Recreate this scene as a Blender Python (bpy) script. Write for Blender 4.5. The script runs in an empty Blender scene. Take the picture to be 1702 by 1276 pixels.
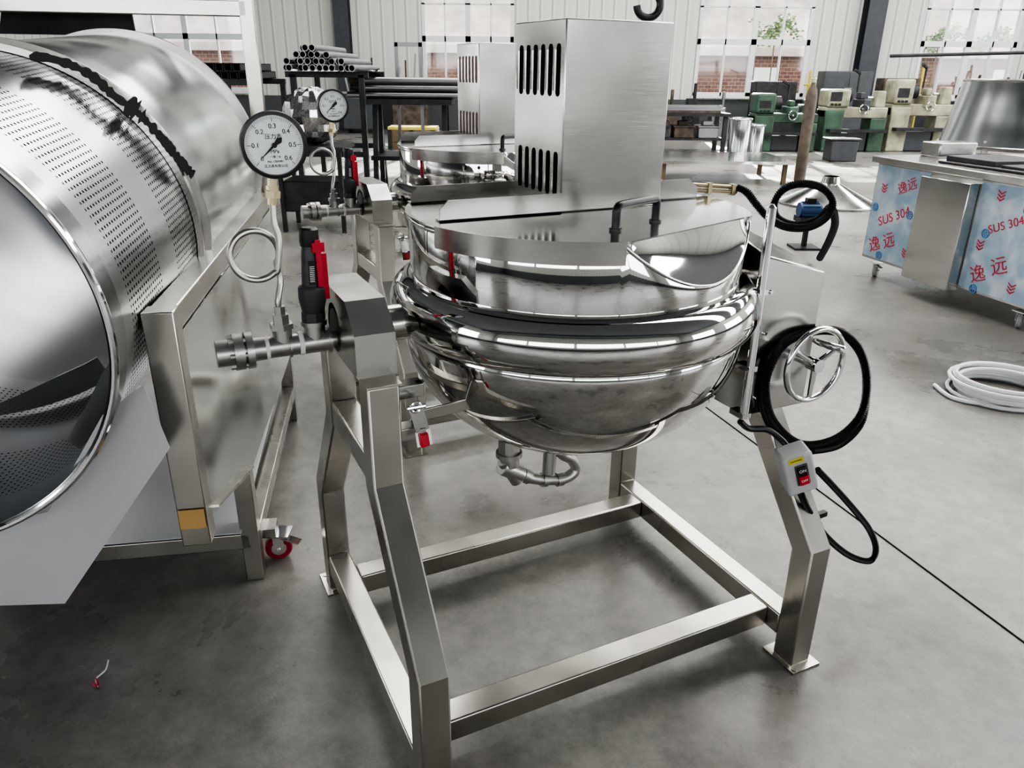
import bpy, bmesh, math, random
from mathutils import Vector, Matrix
random.seed(7)
PI=math.pi
C=bpy.context.scene.collection
try:
    bpy.context.scene.view_settings.view_transform='AgX'; bpy.context.scene.view_settings.look='AgX - High Contrast'
except Exception as e: print(e)
# ---------------- camera ----------------
H=1.55; TH=math.radians(22.5); FPX=1260.0; ROLL=math.radians(0.6)
F=Vector((0,math.cos(TH),-math.sin(TH))); U0=Vector((0,math.sin(TH),math.cos(TH))); X0=Vector((1,0,0))
RV=X0*math.cos(ROLL)+U0*math.sin(ROLL); UV=-X0*math.sin(ROLL)+U0*math.cos(ROLL)
CO=Vector((0,0,H))
cd=bpy.data.cameras.new('camera'); cam=bpy.data.objects.new('camera',cd); C.objects.link(cam)
cd.sensor_width=36; cd.lens=FPX/1702*36; cd.clip_end=200; cd.clip_start=.02
M=Matrix((RV,UV,-F)).transposed().to_4x4(); M.translation=CO; cam.matrix_world=M
bpy.context.scene.camera=cam
def ray(px,py): return F+RV*((px-851)/FPX)+UV*((638-py)/FPX)
def at_z(px,py,z=0.0):
    d=ray(px,py); return CO+d*((z-H)/d.z)
def at_y(px,py,Y):
    d=ray(px,py); return CO+d*(Y/d.y)
def at_pl(px,py,p0,n):
    d=ray(px,py); n=Vector(n); return CO+d*((Vector(p0)-CO).dot(n)/d.dot(n))
class Frame:
    def __init__(s,x,y,rot): s.o=Vector((x,y,0)); s.r=rot; s.m=Matrix.Translation(s.o)@Matrix.Rotation(rot,4,'Z'); s.i=s.m.inverted(); s.ir=s.i.to_3x3()
    def cut(s,px,py,ax,val):
        o=s.i@CO; d=s.ir@ray(px,py); return o+d*((val-o[ax])/d[ax])
# ---------------- materials ----------------
def newmat(name):
    m=bpy.data.materials.new(name); m.use_nodes=True; nt=m.node_tree; b=nt.nodes['Principled BSDF']; return m,nt,b
def N(nt,t,**k):
    n=nt.nodes.new(t)
    for a,v in k.items():
        if a in n.inputs: n.inputs[a].default_value=v
        else: setattr(n,a,v)
    return n
def ramp(nt,fac,stops):
    r=nt.nodes.new('ShaderNodeValToRGB'); el=r.color_ramp.elements
    el[0].position=stops[0][0]; el[0].color=(*stops[0][1],1)
    el[1].position=stops[-1][0]; el[1].color=(*stops[-1][1],1)
    for p,c in stops[1:-1]:
        e=el.new(p); e.color=(*c,1)
    nt.links.new(fac,r.inputs['Fac']); return r.outputs['Color']
def plain(name,col,rough=.5,metal=0,var=.12,scale=8,spec=.5,coat=0):
    m,nt,b=newmat(name); tc=N(nt,'ShaderNodeTexCoord'); no=N(nt,'ShaderNodeTexNoise',Scale=scale,Detail=4.0)
    nt.links.new(tc.outputs['Object'],no.inputs['Vector'])
    c=ramp(nt,no.outputs['Fac'],[(.3,tuple(x*(1-var) for x in col)),(.7,tuple(min(1,x*(1+var)) for x in col))])
    nt.links.new(c,b.inputs['Base Color']); b.inputs['Roughness'].default_value=rough; b.inputs['Metallic'].default_value=metal
    b.inputs['Specular IOR Level'].default_value=spec; b.inputs['Coat Weight'].default_value=coat
    return m
def steel(name,col=(.62,.61,.59),r0=.2,r1=.38,stretch=(1,1,20),bump=.0,sc=6,tint=.08,det=2.0,cs=1.5,wave=0,wsc=3.0):
    m,nt,b=newmat(name); tc=N(nt,'ShaderNodeTexCoord'); mp=N(nt,'ShaderNodeMapping'); mp.inputs['Scale'].default_value=stretch
    nt.links.new(tc.outputs['Object'],mp.inputs['Vector'])
    no=N(nt,'ShaderNodeTexNoise',Scale=sc,Detail=det); nt.links.new(mp.outputs['Vector'],no.inputs['Vector'])
    n2=N(nt,'ShaderNodeTexNoise',Scale=cs,Detail=1.0); nt.links.new(tc.outputs['Object'],n2.inputs['Vector'])
    mr=N(nt,'ShaderNodeMapRange'); mr.inputs['From Min'].default_value=.25; mr.inputs['From Max'].default_value=.75
    mr.inputs['To Min'].default_value=r0; mr.inputs['To Max'].default_value=r1
    nt.links.new(no.outputs['Fac'],mr.inputs['Value']); nt.links.new(mr.outputs['Result'],b.inputs['Roughness'])
    c=ramp(nt,n2.outputs['Fac'],[(.3,tuple(x*(1-tint) for x in col)),(.7,col)])
    nt.links.new(c,b.inputs['Base Color']); b.inputs['Metallic'].default_value=1
    if bump>0:
        bp=N(nt,'ShaderNodeBump',Strength=bump,Distance=.002); nt.links.new(no.outputs['Fac'],bp.inputs['Height']); nt.links.new(bp.outputs['Normal'],b.inputs['Normal'])
    elif wave>0:
        n3=N(nt,'ShaderNodeTexNoise',Scale=wsc,Detail=0.0); nt.links.new(tc.outputs['Object'],n3.inputs['Vector'])
        bp=N(nt,'ShaderNodeBump',Strength=1.0,Distance=wave); nt.links.new(n3.outputs['Fac'],bp.inputs['Height']); nt.links.new(bp.outputs['Normal'],b.inputs['Normal'])
    return m
MT={}
MT['brushed']=steel('brushed_steel',(.50,.49,.47),.19,.26,(3,3,110),sc=5,tint=.16,cs=4,wave=.005,wsc=5)
MT['frame']=steel('frame_steel',(.55,.53,.49),.22,.31,(1,1,1),0,3,tint=.2,cs=6,wave=.0015,wsc=8)
MT['polish']=steel('polished_steel',(.60,.595,.585),.03,.04,(1,1,1),0,2,.03)
MT['lid']=steel('lid_steel',(.58,.575,.56),.10,.15,(1,1,1),0)
MT['panel']=steel('panel_steel',(.62,.63,.63),.10,.18,(2,2,2),0,3,wave=.012,wsc=3)
MT['drum']=steel('drum_steel',(.48,.49,.50),.15,.25,(1,1,1),0,3,tint=.18,cs=3,wave=.009,wsc=4)
MT['inner']=steel('drum_inside',(.46,.47,.49),.30,.4,(1,1,1),0,3,tint=.3,cs=2.5)
MT['pipe']=steel('pipe_steel',(.3,.3,.31),.3,.4,(1,1,1),0,3)
MT['chrome']=steel('chrome',(.72,.72,.72),.05,.09,(1,1,1),0)
MT['cast']=steel('cast_steel',(.47,.46,.44),.30,.40,(1,1,1),.1,60)
MT['dkmetal']=plain('dark_metal',(.035,.035,.038),.5,.5,.3)
MT['black']=plain('black_plastic',(.008,.008,.009),.35)
MT['hose']=plain('black_conduit',(.008,.008,.009),.42)
MT['slot']=plain('slot_dark',(.008,.008,.009),.9,0,.1,8,.1)
MT['slotr']=plain('slot_red_reflection',(.09,.03,.022),.6)  # reddish reflection in the second kettle's slots, painted as base colour
MT['red']=plain('red_plastic',(.45,.012,.03),.35)
MT['redw']=plain('red_wheel',(.28,.008,.03),.4)
MT['white']=plain('white_enamel',(.7,.7,.7),.4,0,.03)
MT['dial']=plain('dial_white',(.72,.76,.77),.5,0,.02)
MT['grey']=plain('grey_plastic',(.38,.39,.39),.45,0,.04)
MT['dkgrey']=plain('dark_grey_valve',(.055,.06,.066),.4,.2)
MT['yellow']=plain('yellow_paint',(.5,.42,.05),.5)
MT['brass']=plain('brass',(.42,.36,.24),.3,1)
MT['tape']=plain('tan_tape',(.42,.26,.1),.6)
MT['green']=plain('machine_green',(.04,.085,.055),.5,0,.5,4)
MT['beige']=plain('machine_beige',(.28,.275,.2),.5,0,.5,4)
MT['blue']=plain('blue_paint',(.015,.05,.13),.45)
MT['brown']=plain('brown_paint',(.10,.08,.062),.45,.2,.35)
MT['whitehose']=plain('white_hose',(.72,.73,.74),.35,0,.05)
MT['wood']=plain('old_wood',(.12,.085,.05),.7,0,.3)
MT['leaf']=plain('leaf',(.13,.19,.08),.7,0,.4)
MT['column']=plain('column_paint',(.035,.04,.05),.45,0,.15)
MT['ceil']=plain('ceiling_sheet',(.14,.145,.155),.7)
MT['winf']=plain('window_white',(.6,.62,.62),.4,0,.03)
MT['foil']=steel('foil',(.5,.5,.5),.2,.35,(1,1,1),0,40)
MT['sheetw']=plain('protective_sheet',(.50,.505,.52),.28,.35,.04,2)
MT['inkb']=plain('ink_black',(.01,.01,.01),.6)
MT['inkr']=plain('ink_red',(.5,.03,.06),.5)
MT['inkblue']=plain('ink_blue',(.08,.22,.45),.5)
MT['iron']=plain('rusty_iron',(.09,.07,.055),.6,.4,.5)
def emis(name,col,s):
    m,nt,b=newmat(name); b.inputs['Base Color'].default_value=(*col,1); b.inputs['Emission Color'].default_value=(*col,1); b.inputs['Emission Strength'].default_value=s; return m
MT['sky']=emis('skylight_sheet',(1,.98,.95),10)
MT['wing']=emis('bright_window',(.97,.985,1),6)
MT['wing2']=emis('front_window',(.97,.985,1),4.2)
# floor
m,nt,b=newmat('concrete_floor'); tc=N(nt,'ShaderNodeTexCoord')
n1=N(nt,'ShaderNodeTexNoise',Scale=.9,Detail=8.0,Roughness=.64,Distortion=.3); n2=N(nt,'ShaderNodeTexNoise',Scale=12.0,Detail=12.0,Roughness=.8); n3=N(nt,'ShaderNodeTexNoise',Scale=160.0,Detail=2.0)
for n in (n1,n2,n3): nt.links.new(tc.outputs['Object'],n.inputs['Vector'])
c1=ramp(nt,n1.outputs['Fac'],[(.34,(.11,.105,.097)),(.45,(.165,.158,.147)),(.55,(.215,.207,.193)),(.66,(.27,.262,.245))])
c2=ramp(nt,n2.outputs['Fac'],[(.32,(.66,.66,.66)),(.5,(.98,.98,.98)),(.68,(1.25,1.25,1.25))])
mx=N(nt,'ShaderNodeMix',data_type='RGBA',blend_type='MULTIPLY'); mx.inputs[0].default_value=.95
nt.links.new(c1,mx.inputs[6]); nt.links.new(c2,mx.inputs[7]); nt.links.new(mx.outputs[2],b.inputs['Base Color'])
mr=N(nt,'ShaderNodeMapRange'); mr.inputs['From Min'].default_value=.3; mr.inputs['From Max'].default_value=.7; mr.inputs['To Min'].default_value=.22; mr.inputs['To Max'].default_value=.4
nt.links.new(n1.outputs['Fac'],mr.inputs['Value']); nt.links.new(mr.outputs['Result'],b.inputs['Roughness'])
bp=N(nt,'ShaderNodeBump',Strength=.12,Distance=.003); nt.links.new(n3.outputs['Fac'],bp.inputs['Height']); nt.links.new(bp.outputs['Normal'],b.inputs['Normal'])
MT['floor']=m
# corrugated wall, flat: groove shade and rib highlights painted as colour bands
m,nt,b=newmat('cladding_rib_shading'); tc=N(nt,'ShaderNodeTexCoord'); sp=N(nt,'ShaderNodeSeparateXYZ'); nt.links.new(tc.outputs['Object'],sp.inputs[0])
ad=N(nt,'ShaderNodeMath',operation='ADD'); nt.links.new(sp.outputs[0],ad.inputs[0]); nt.links.new(sp.outputs[1],ad.inputs[1])
d=N(nt,'ShaderNodeMath',operation='MULTIPLY'); nt.links.new(ad.outputs[0],d.inputs[0]); d.inputs[1].default_value=1/.32
fr=N(nt,'ShaderNodeMath',operation='FRACT'); nt.links.new(d.outputs[0],fr.inputs[0])
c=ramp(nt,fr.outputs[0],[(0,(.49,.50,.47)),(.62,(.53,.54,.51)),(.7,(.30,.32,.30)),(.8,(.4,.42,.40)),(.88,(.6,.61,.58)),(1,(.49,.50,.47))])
gt=N(nt,'ShaderNodeMath',operation='GREATER_THAN'); nt.links.new(sp.outputs[2],gt.inputs[0]); gt.inputs[1].default_value=.85
mx=N(nt,'ShaderNodeMix',data_type='RGBA'); nt.links.new(gt.outputs[0],mx.inputs[0]); mx.inputs[6].default_value=(.06,.065,.07,1); nt.links.new(c,mx.inputs[7]); nt.links.new(mx.outputs[2],b.inputs['Base Color'])
b.inputs['Roughness'].default_value=.5; MT['wall']=m
# brick
m,nt,b=newmat('brick_outside'); tc=N(nt,'ShaderNodeTexCoord'); mp=N(nt,'ShaderNodeMapping'); mp.inputs['Rotation'].default_value=(PI/2,0,0); nt.links.new(tc.outputs['Object'],mp.inputs[0])
bt=N(nt,'ShaderNodeTexBrick',Scale=2.2); bt.inputs['Color1'].default_value=(.17,.075,.06,1); bt.inputs['Color2'].default_value=(.12,.05,.042,1); bt.inputs['Mortar'].default_value=(.22,.2,.19,1)
nt.links.new(mp.outputs[0],bt.inputs['Vector']); nt.links.new(bt.outputs[0],b.inputs['Base Color']); b.inputs['Roughness'].default_value=.9; MT['brick']=m
# glass
m,nt,b=newmat('window_glass'); out=nt.nodes['Material Output']; tr=N(nt,'ShaderNodeBsdfTransparent'); gl=N(nt,'ShaderNodeBsdfGlossy'); gl.inputs['Roughness'].default_value=.05
tr.inputs[0].default_value=(.93,.96,.96,1); ms=N(nt,'ShaderNodeMixShader'); ms.inputs[0].default_value=.06; nt.links.new(tr.outputs[0],ms.inputs[1]); nt.links.new(gl.outputs[0],ms.inputs[2]); nt.links.new(ms.outputs[0],out.inputs[0]); MT['glass']=m
def perfmat(name,base,rough,thr,pitch=.0155,gap=.26):
    m,nt,b=newmat(name); uv=N(nt,'ShaderNodeUVMap'); sp=N(nt,'ShaderNodeSeparateXYZ'); nt.links.new(uv.outputs[0],sp.inputs[0])
    def fracc(o,p):
        a=N(nt,'ShaderNodeMath',operation='MULTIPLY'); nt.links.new(o,a.inputs[0]); a.inputs[1].default_value=1/p
        f=N(nt,'ShaderNodeMath',operation='FRACT'); nt.links.new(a.outputs[0],f.inputs[0]); s=N(nt,'ShaderNodeMath',operation='SUBTRACT'); nt.links.new(f.outputs[0],s.inputs[0]); s.inputs[1].default_value=.5
        q=N(nt,'ShaderNodeMath',operation='MULTIPLY'); nt.links.new(s.outputs[0],q.inputs[0]); nt.links.new(s.outputs[0],q.inputs[1]); return q.outputs[0]
    a=fracc(sp.outputs[0],pitch); c=fracc(sp.outputs[1],pitch); s=N(nt,'ShaderNodeMath',operation='ADD'); nt.links.new(a,s.inputs[0]); nt.links.new(c,s.inputs[1])
    lt=N(nt,'ShaderNodeMath',operation='LESS_THAN'); nt.links.new(s.outputs[0],lt.inputs[0]); lt.inputs[1].default_value=thr
    w=N(nt,'ShaderNodeMath',operation='MULTIPLY'); nt.links.new(sp.outputs[1],w.inputs[0]); w.inputs[1].default_value=1/.36
    fw=N(nt,'ShaderNodeMath',operation='FRACT'); nt.links.new(w.outputs[0],fw.inputs[0]); g1=N(nt,'ShaderNodeMath',operation='GREATER_THAN'); nt.links.new(fw.outputs[0],g1.inputs[0]); g1.inputs[1].default_value=gap
    mu=N(nt,'ShaderNodeMath',operation='MULTIPLY'); nt.links.new(lt.outputs[0],mu.inputs[0]); nt.links.new(g1.outputs[0],mu.inputs[1])
    mx=N(nt,'ShaderNodeMix',data_type='RGBA'); nt.links.new(mu.outputs[0],mx.inputs[0]); mx.inputs[6].default_value=(*base,1); mx.inputs[7].default_value=(.01,.01,.01,1); nt.links.new(mx.outputs[2],b.inputs['Base Color'])
    iv=N(nt,'ShaderNodeMath',operation='SUBTRACT'); iv.inputs[0].default_value=1; nt.links.new(mu.outputs[0],iv.inputs[1]); nt.links.new(iv.outputs[0],b.inputs['Metallic'])
    si=N(nt,'ShaderNodeMath',operation='MULTIPLY'); nt.links.new(iv.outputs[0],si.inputs[0]); si.inputs[1].default_value=.5; nt.links.new(si.outputs[0],b.inputs['Specular IOR Level'])
    b.inputs['Roughness'].default_value=rough
    n4=N(nt,'ShaderNodeTexNoise',Scale=4.0,Detail=0.0); tc=N(nt,'ShaderNodeTexCoord'); nt.links.new(tc.outputs['Object'],n4.inputs['Vector']); bp=N(nt,'ShaderNodeBump',Strength=1.0,Distance=.004); nt.links.new(n4.outputs['Fac'],bp.inputs['Height']); nt.links.new(bp.outputs['Normal'],b.inputs['Normal'])
    return m
MT['perf']=perfmat('perforated_steel',(.50,.51,.52),.22,.05,.0145,.38)
MT['perfin']=perfmat('perforated_lining',(.48,.49,.51),.34,.035,.0145,.38)
m,nt,b=newmat('printed_film'); tc=N(nt,'ShaderNodeTexCoord'); no=N(nt,'ShaderNodeTexNoise',Scale=5.0,Detail=3.0,Distortion=.6); nt.links.new(tc.outputs['Object'],no.inputs['Vector'])
c=ramp(nt,no.outputs['Fac'],[(.40,(.30,.42,.52)),(.50,(.38,.48,.57)),(.60,(.50,.57,.63)),(.7,(.58,.63,.66))]); nt.links.new(c,b.inputs['Base Color']); b.inputs['Roughness'].default_value=.25; b.inputs['Metallic'].default_value=.2; MT['film']=m
# ---------------- mesh builder ----------------
def smooth_path(pts,n=8,closed=False):
    P=[Vector(p) for p in pts]; out=[]; L=len(P); rng=L if closed else L-1
    for i in range(rng):
        if closed: a,b_,c_,d_=P[i-1],P[i],P[(i+1)%L],P[(i+2)%L]
        else: a=P[max(i-1,0)];b_=P[i];c_=P[i+1];d_=P[min(i+2,L-1)]
        for k in range(n):
            t=k/n; out.append(.5*((2*b_)+(c_-a)*t+(2*a-5*b_+4*c_-d_)*t*t+(3*b_-a-3*c_+d_)*t**3))
    if not closed: out.append(P[-1])
    return out
def resample(P,step):
    out=[P[0]]; acc=0; last=P[0]
    for q in P[1:]:
        seg=(q-last).length
        while acc+seg>=step and seg>1e-9:
            t=(step-acc)/seg; last=last+(q-last)*t; out.append(last.copy()); seg=(q-last).length; acc=0
        acc+=seg; last=q
    return out
def basis(ax,up=None):
    z=Vector(ax).normalized(); u=Vector(up) if up is not None else (Vector((0,0,1)) if abs(z.z)<.9 else Vector((1,0,0)))
    x=u.cross(z).normalized(); y=z.cross(x); return x,y,z
class MB:
    def __init__(s): s.v=[]; s.f=[]; s.uv={}
    def add(s,v,f):
        o=len(s.v); s.v+= [Vector(p) for p in v]; s.f+=[tuple(i+o for i in q) for q in f]; return s
    def mm(s,x0,x1,y0,y1,z0,z1):
        return s.add([(x0,y0,z0),(x1,y0,z0),(x1,y1,z0),(x0,y1,z0),(x0,y0,z1),(x1,y0,z1),(x1,y1,z1),(x0,y1,z1)],[(0,3,2,1),(4,5,6,7),(0,1,5,4),(1,2,6,5),(2,3,7,6),(3,0,4,7)])
    def bar(s,p0,p1,w,h,up=None):
        p0=Vector(p0);p1=Vector(p1); x,y,z=basis(p1-p0,up); v=[]
        for p in (p0,p1):
            for a,b_ in ((-1,-1),(1,-1),(1,1),(-1,1)): v.append(p+x*a*w/2+y*b_*h/2)
        return s.add(v,[(0,3,2,1),(4,5,6,7),(0,1,5,4),(1,2,6,5),(2,3,7,6),(3,0,4,7)])
    def prism(s,poly,vec):
        n=len(poly); vec=Vector(vec); v=[Vector(p) for p in poly]; v+= [p+vec for p in v]
        return s.add(v,[tuple(range(n-1,-1,-1)),tuple(range(n,2*n))]+[(i,(i+1)%n,n+(i+1)%n,n+i) for i in range(n)])
    def tube(s,path,r,n=12,closed=False,cap=True):
        P=[Vector(p) for p in path]; L=len(P); R=r if isinstance(r,(list,tuple)) else [r]*L
        T=[]
        for i in range(L):
            a=P[i-1] if (i>0 or closed) else P[0]; b_=P[(i+1)%L] if (i<L-1 or closed) else P[-1]; T.append((b_-a).normalized())
        x,y,z=basis(T[0]); v=[]
        for i in range(L):
            x=(x-T[i]*x.dot(T[i])).normalized(); y=T[i].cross(x)
            for k in range(n): a=2*PI*k/n; v.append(P[i]+(x*math.cos(a)+y*math.sin(a))*R[i])
        f=[]
        for i in range(L if closed else L-1):
            j=(i+1)%L
            for k in range(n): f.append((i*n+k,i*n+(k+1)%n,j*n+(k+1)%n,j*n+k))
        if cap and not closed: f+=[tuple(range(n-1,-1,-1)),tuple((L-1)*n+k for k in range(n))]
        return s.add(v,f)
    def cyl(s,p0,p1,r,n=20,r2=None): return s.tube([p0,p1],[r,r if r2 is None else r2],n)
    def lathe(s,prof,o=(0,0,0),ax=(0,0,1),n=64,a0=0,a1=2*PI,closedprof=False,up=None,R0=None):
        o=Vector(o); x,y,z=basis(ax,up); full=abs(a1-a0-2*PI)<1e-6; m=n if full else n+1; v=[]; L=len(prof)
        for i,(r,h) in enumerate(prof):
            for k in range(m): a=a0+(a1-a0)*k/n; v.append(o+(x*math.cos(a)+y*math.sin(a))*r+z*h)
        f=[]
        for i in range(L if closedprof else L-1):
            j=(i+1)%L
            for k in range(n):
                f.append((i*m+k,i*m+(k+1)%m,j*m+(k+1)%m,j*m+k))
                R=R0 or max(prof[i][0],.01)
                s.uv[len(s.f)+len(f)-1]=[((a0+(a1-a0)*k/n)*R,prof[i][1]),((a0+(a1-a0)*(k+1)/n)*R,prof[i][1]),((a0+(a1-a0)*(k+1)/n)*R,prof[j][1]),((a0+(a1-a0)*k/n)*R,prof[j][1])]
        return s.add(v,f)
    def torus(s,c,ax,R,r,n=40,m=10):
        x,y,z=basis(ax); c=Vector(c); return s.tube([c+(x*math.cos(2*PI*k/n)+y*math.sin(2*PI*k/n))*R for k in range(n)],r,m,closed=True)
    def strip2d(s,pts,w,fn,ex):
        L=[];Rr=[]
        P=[Vector(p) for p in pts]
        for i in range(len(P)):
            if i==0: d=(P[1]-P[0]).normalized(); nrm=Vector((-d.y,d.x)); k=1
            elif i==len(P)-1: d=(P[-1]-P[-2]).normalized(); nrm=Vector((-d.y,d.x)); k=1
            else:
                d1=(P[i]-P[i-1]).normalized(); d2=(P[i+1]-P[i]).normalized(); n1_=Vector((-d1.y,d1.x)); n2_=Vector((-d2.y,d2.x)); nrm=(n1_+n2_).normalized(); k=1/max(.3,nrm.dot(n1_))
            L.append(P[i]+nrm*w/2*k); Rr.append(P[i]-nrm*w/2*k)
        ex=Vector(ex); v=[]
        for a,b_ in zip(L,Rr):
            A=fn(a);B=fn(b_); v+=[A,B,B+ex,A+ex]
        f=[(0,1,2,3)]; n=len(P)
        for i in range(n-1):
            o=i*4
            for k in range(4): f.append((o+k,o+(k+1)%4,o+4+(k+1)%4,o+4+k))
        f.append(tuple((n-1)*4+k for k in (3,2,1,0)))
        return s.add(v,f)
    def build(s,name,mat,parent=None,bevel=0,ang=35,normals=True):
        me=bpy.data.meshes.new(name); me.from_pydata([tuple(p) for p in s.v],[],s.f)
        if s.uv:
            ul=me.uv_layers.new(name='UVMap')
            for p in me.polygons:
                if p.index in s.uv:
                    for li,c in zip(p.loop_indices,s.uv[p.index]): ul.data[li].uv=c
        if normals:
            bm=bmesh.new(); bm.from_mesh(me); bmesh.ops.recalc_face_normals(bm,faces=bm.faces); bm.to_mesh(me); bm.free()
        me.materials.append(MT[mat] if isinstance(mat,str) else mat)
        for p in me.polygons: p.use_smooth=True
        me.set_sharp_from_angle(angle=math.radians(ang))
        o=bpy.data.objects.new(name,me); C.objects.link(o)
        if parent: o.parent=parent
        if bevel:
            bv=o.modifiers.new('bevel','BEVEL'); bv.width=bevel; bv.segments=2; bv.limit_method='ANGLE'; bv.angle_limit=math.radians(40)
        return o
def thing(name,label,cat,loc=(0,0,0),rz=0,group=None):
    o=bpy.data.objects.new(name,None); C.objects.link(o); o.location=loc; o.rotation_euler=(0,0,rz); o.empty_display_size=.1
    o['label']=label; o['category']=cat
    if group: o['group']=group
    return o
def tag(o,label,cat,group=None,kind=None):
    o['label']=label; o['category']=cat
    if group: o['group']=group
    if kind: o['kind']=kind
    return o
def struct(o): o['kind']='structure'; return o
def copy_tree(o,parent=None):
    c=o.copy(); C.objects.link(c); c.parent=parent
    for ch in list(o.children):
        copy_tree(ch,c)
    return c
def text_into(mb,s,size,o,x,y,ext=.0003):
    cu=bpy.data.curves.new('t','FONT'); cu.body=s; cu.size=size; cu.align_x='CENTER'; cu.align_y='CENTER'; cu.extrude=ext
    t=bpy.data.objects.new('tmp',cu); C.objects.link(t); bpy.context.view_layer.update()
    me=bpy.data.meshes.new_from_object(t.evaluated_get(bpy.context.evaluated_depsgraph_get())); bpy.data.objects.remove(t)
    x=Vector(x).normalized(); y=Vector(y).normalized(); z=x.cross(y); mt=Matrix((x,y,z)).transposed().to_4x4(); mt.translation=Vector(o); me.transform(mt)
    mb.add([v.co.copy() for v in me.vertices],[tuple(p.vertices) for p in me.polygons]); bpy.data.meshes.remove(me)
def text(name,s,size,mat,parent,o,x,y):
    mb=MB(); text_into(mb,s,size,o,x,y); return mb.build(name,mat,parent)

# ---------------- setting ----------------
WX0,WX1,WY0,WY1,WZ=-11,17,-8,22,7.2
struct(MB().mm(WX0,WX1,WY0,WY1,-.1,0).build('floor','floor'))
struct(MB().mm(WX0,WX1,WY0,WY1,WZ,WZ+.1).build('ceiling','ceil'))
for y,x0 in ((3.2,1.0),(7,-2),(11.5,-4),(16,-4)): struct(MB().mm(x0,16,y,y+1.6,WZ-.06,WZ-.03).build('ceiling_skylight','sky'))
for y in (-5,21.4): struct(MB().mm(WX0,WX1,y,y+.2,WZ-.5,WZ-.1).build('ceiling_beam','column'))
ZS,ZT=.95,4.6
wins=[]
for a,b_ in ((205,412),(702,854),(1160,1348),(1533,1693)):
    wins.append((at_y(a,60,WY1).x,at_y(b_,60,WY1).x))
mb=MB(); xs=[WX0]+[q for w in wins for q in w]+[WX1]
mb.mm(WX0,WX1,WY1,WY1+.15,0,ZS); mb.mm(WX0,WX1,WY1,WY1+.15,ZT,WZ)
for i in range(0,len(xs),2): mb.mm(xs[i],xs[i+1],WY1,WY1+.15,ZS,ZT)
struct(mb.build('wall_back','wall'))
struct(MB().mm(WX0-.15,WX0,WY0,WY1,0,WZ).build('wall_left','wall'))
struct(MB().mm(WX1,WX1+.15,WY0,WY1,0,WZ).build('wall_right','wall'))
struct(MB().mm(WX0,WX1,WY0-.15,WY0,0,WZ).build('wall_front','wall'))
for i,(a,b_) in enumerate(wins):
    mb=MB(); t=.09; y0,y1=WY1-.02,WY1+.08
    mb.mm(a,b_,y0,y1,ZS,ZS+t); mb.mm(a,b_,y0,y1,ZT-t,ZT); mb.mm(a,a+t,y0,y1,ZS,ZT); mb.mm(b_-t,b_,y0,y1,ZS,ZT)
    mb.mm(a,b_,y0,y1,2.22,2.36); mb.mm((a+b_)/2-.07,(a+b_)/2+.07,y0,y1,ZS,ZT)
    for q in (.25,.75): mb.mm(a+(b_-a)*q-.02,a+(b_-a)*q+.02,y0,y1,ZS,ZT)
    mb.mm(a,b_,y0,y1,3.1,3.14)
    mb.mm(a-.05,b_+.05,WY1-.12,WY1,ZS-.06,ZS)
    w=struct(mb.build('window_%d'%(i+1),'winf')); 
    MB().mm(a+t,b_-t,WY1+.03,WY1+.035,ZS+t,ZT-t).build('pane','glass',w)
for i,(x,y0_,y1_) in enumerate(((WX0+.02,-5,-2),(WX0+.02,2,5),(WX0+.02,9,12),(WX1-.03,-5,0),(WX1-.03,3,8),(WX1-.03,11,16))):
    struct(MB().mm(x,x+.01,y0_,y1_,1.2,4.4).build('window_%d'%(i+5),'wing'))
for i,x in enumerate((-10,-5,0,5,10)):
    struct(MB().mm(x,x+4.7,WY0+.02,WY0+.03,1.6,3.6).build('window_%d'%(i+11),'wing2'))
for i,(px,wp) in enumerate(((568,24),(1452,30))):
    a=at_y(px-wp/2,60,WY1-.4).x; b_=at_y(px+wp/2,60,WY1-.4).x
    mb=MB(); mb.mm(a,b_,WY1-.4,WY1-.37,0,WZ-.7); mb.mm(a,b_,WY1-.03,WY1,0,WZ-.7); mb.mm((a+b_)/2-.02,(a+b_)/2+.02,WY1-.37,WY1-.03,0,WZ-.7)
    struct(mb.build('steel_column','column'))
for (a,b_) in (((1165,670),(1760,1110)),):
    A=at_z(*a,.0015);B=at_z(*b_,.0015); struct(MB().bar(A,B,.006,.002).build('floor_joint','slot'))
MB().mm(-30,40,WY1+.2,60,-.3,-.1).build('ground_outside',plain('ground_outside',(.25,.24,.22),.9))['kind']='structure'
o=thing('brick_building','red brick workshop building seen outside through the windows','building',(4,27.5,0))
MB().mm(-18,18,0,3,-.1,2.05).build('wall','brick',o); MB().prism([(-18,-.3,2.05),(-18,3.3,2.05),(-18,3.3,2.3),(-18,2.0,4.6),(-18,1.6,4.6),(-18,-.3,2.3)],(36,0,0)).build('roof',plain('pale_roof',(.42,.35,.33),.7,0,.35,1.2),o)
for k in range(9):
    MB().mm(-16+k*4,-15.2+k*4,-.03,.0,.9,1.7).build('window','winf',o)
def bush(px,py,Y,r,label):
    c=at_y(px,py,Y); mb=MB()
    for k in range(420):
        d=Vector((random.gauss(0,1),random.gauss(0,1),random.gauss(0,1))).normalized()*r*random.uniform(.3,1.1); p=Vector((d.x*1.7,d.y,d.z*.6+.2*math.sin(d.x*9))); n=Vector((random.gauss(0,1),random.gauss(0,1),random.gauss(0,1))).normalized(); x,y,z=basis(n); s_=.06
        mb.add([p-x*s_,p-y*s_*.6,p+x*s_,p+y*s_*.6],[(0,1,2,3)])
    t=thing('shrub',label,'shrub',(c.x,c.y,-.1)); o=mb.build('foliage','leaf',t,normals=False); o.location=(0,0,c.z+.1)
    MB().cyl((0,0,0),(0,0,c.z+.1),.02,8).build('trunk','wood',t)
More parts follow.
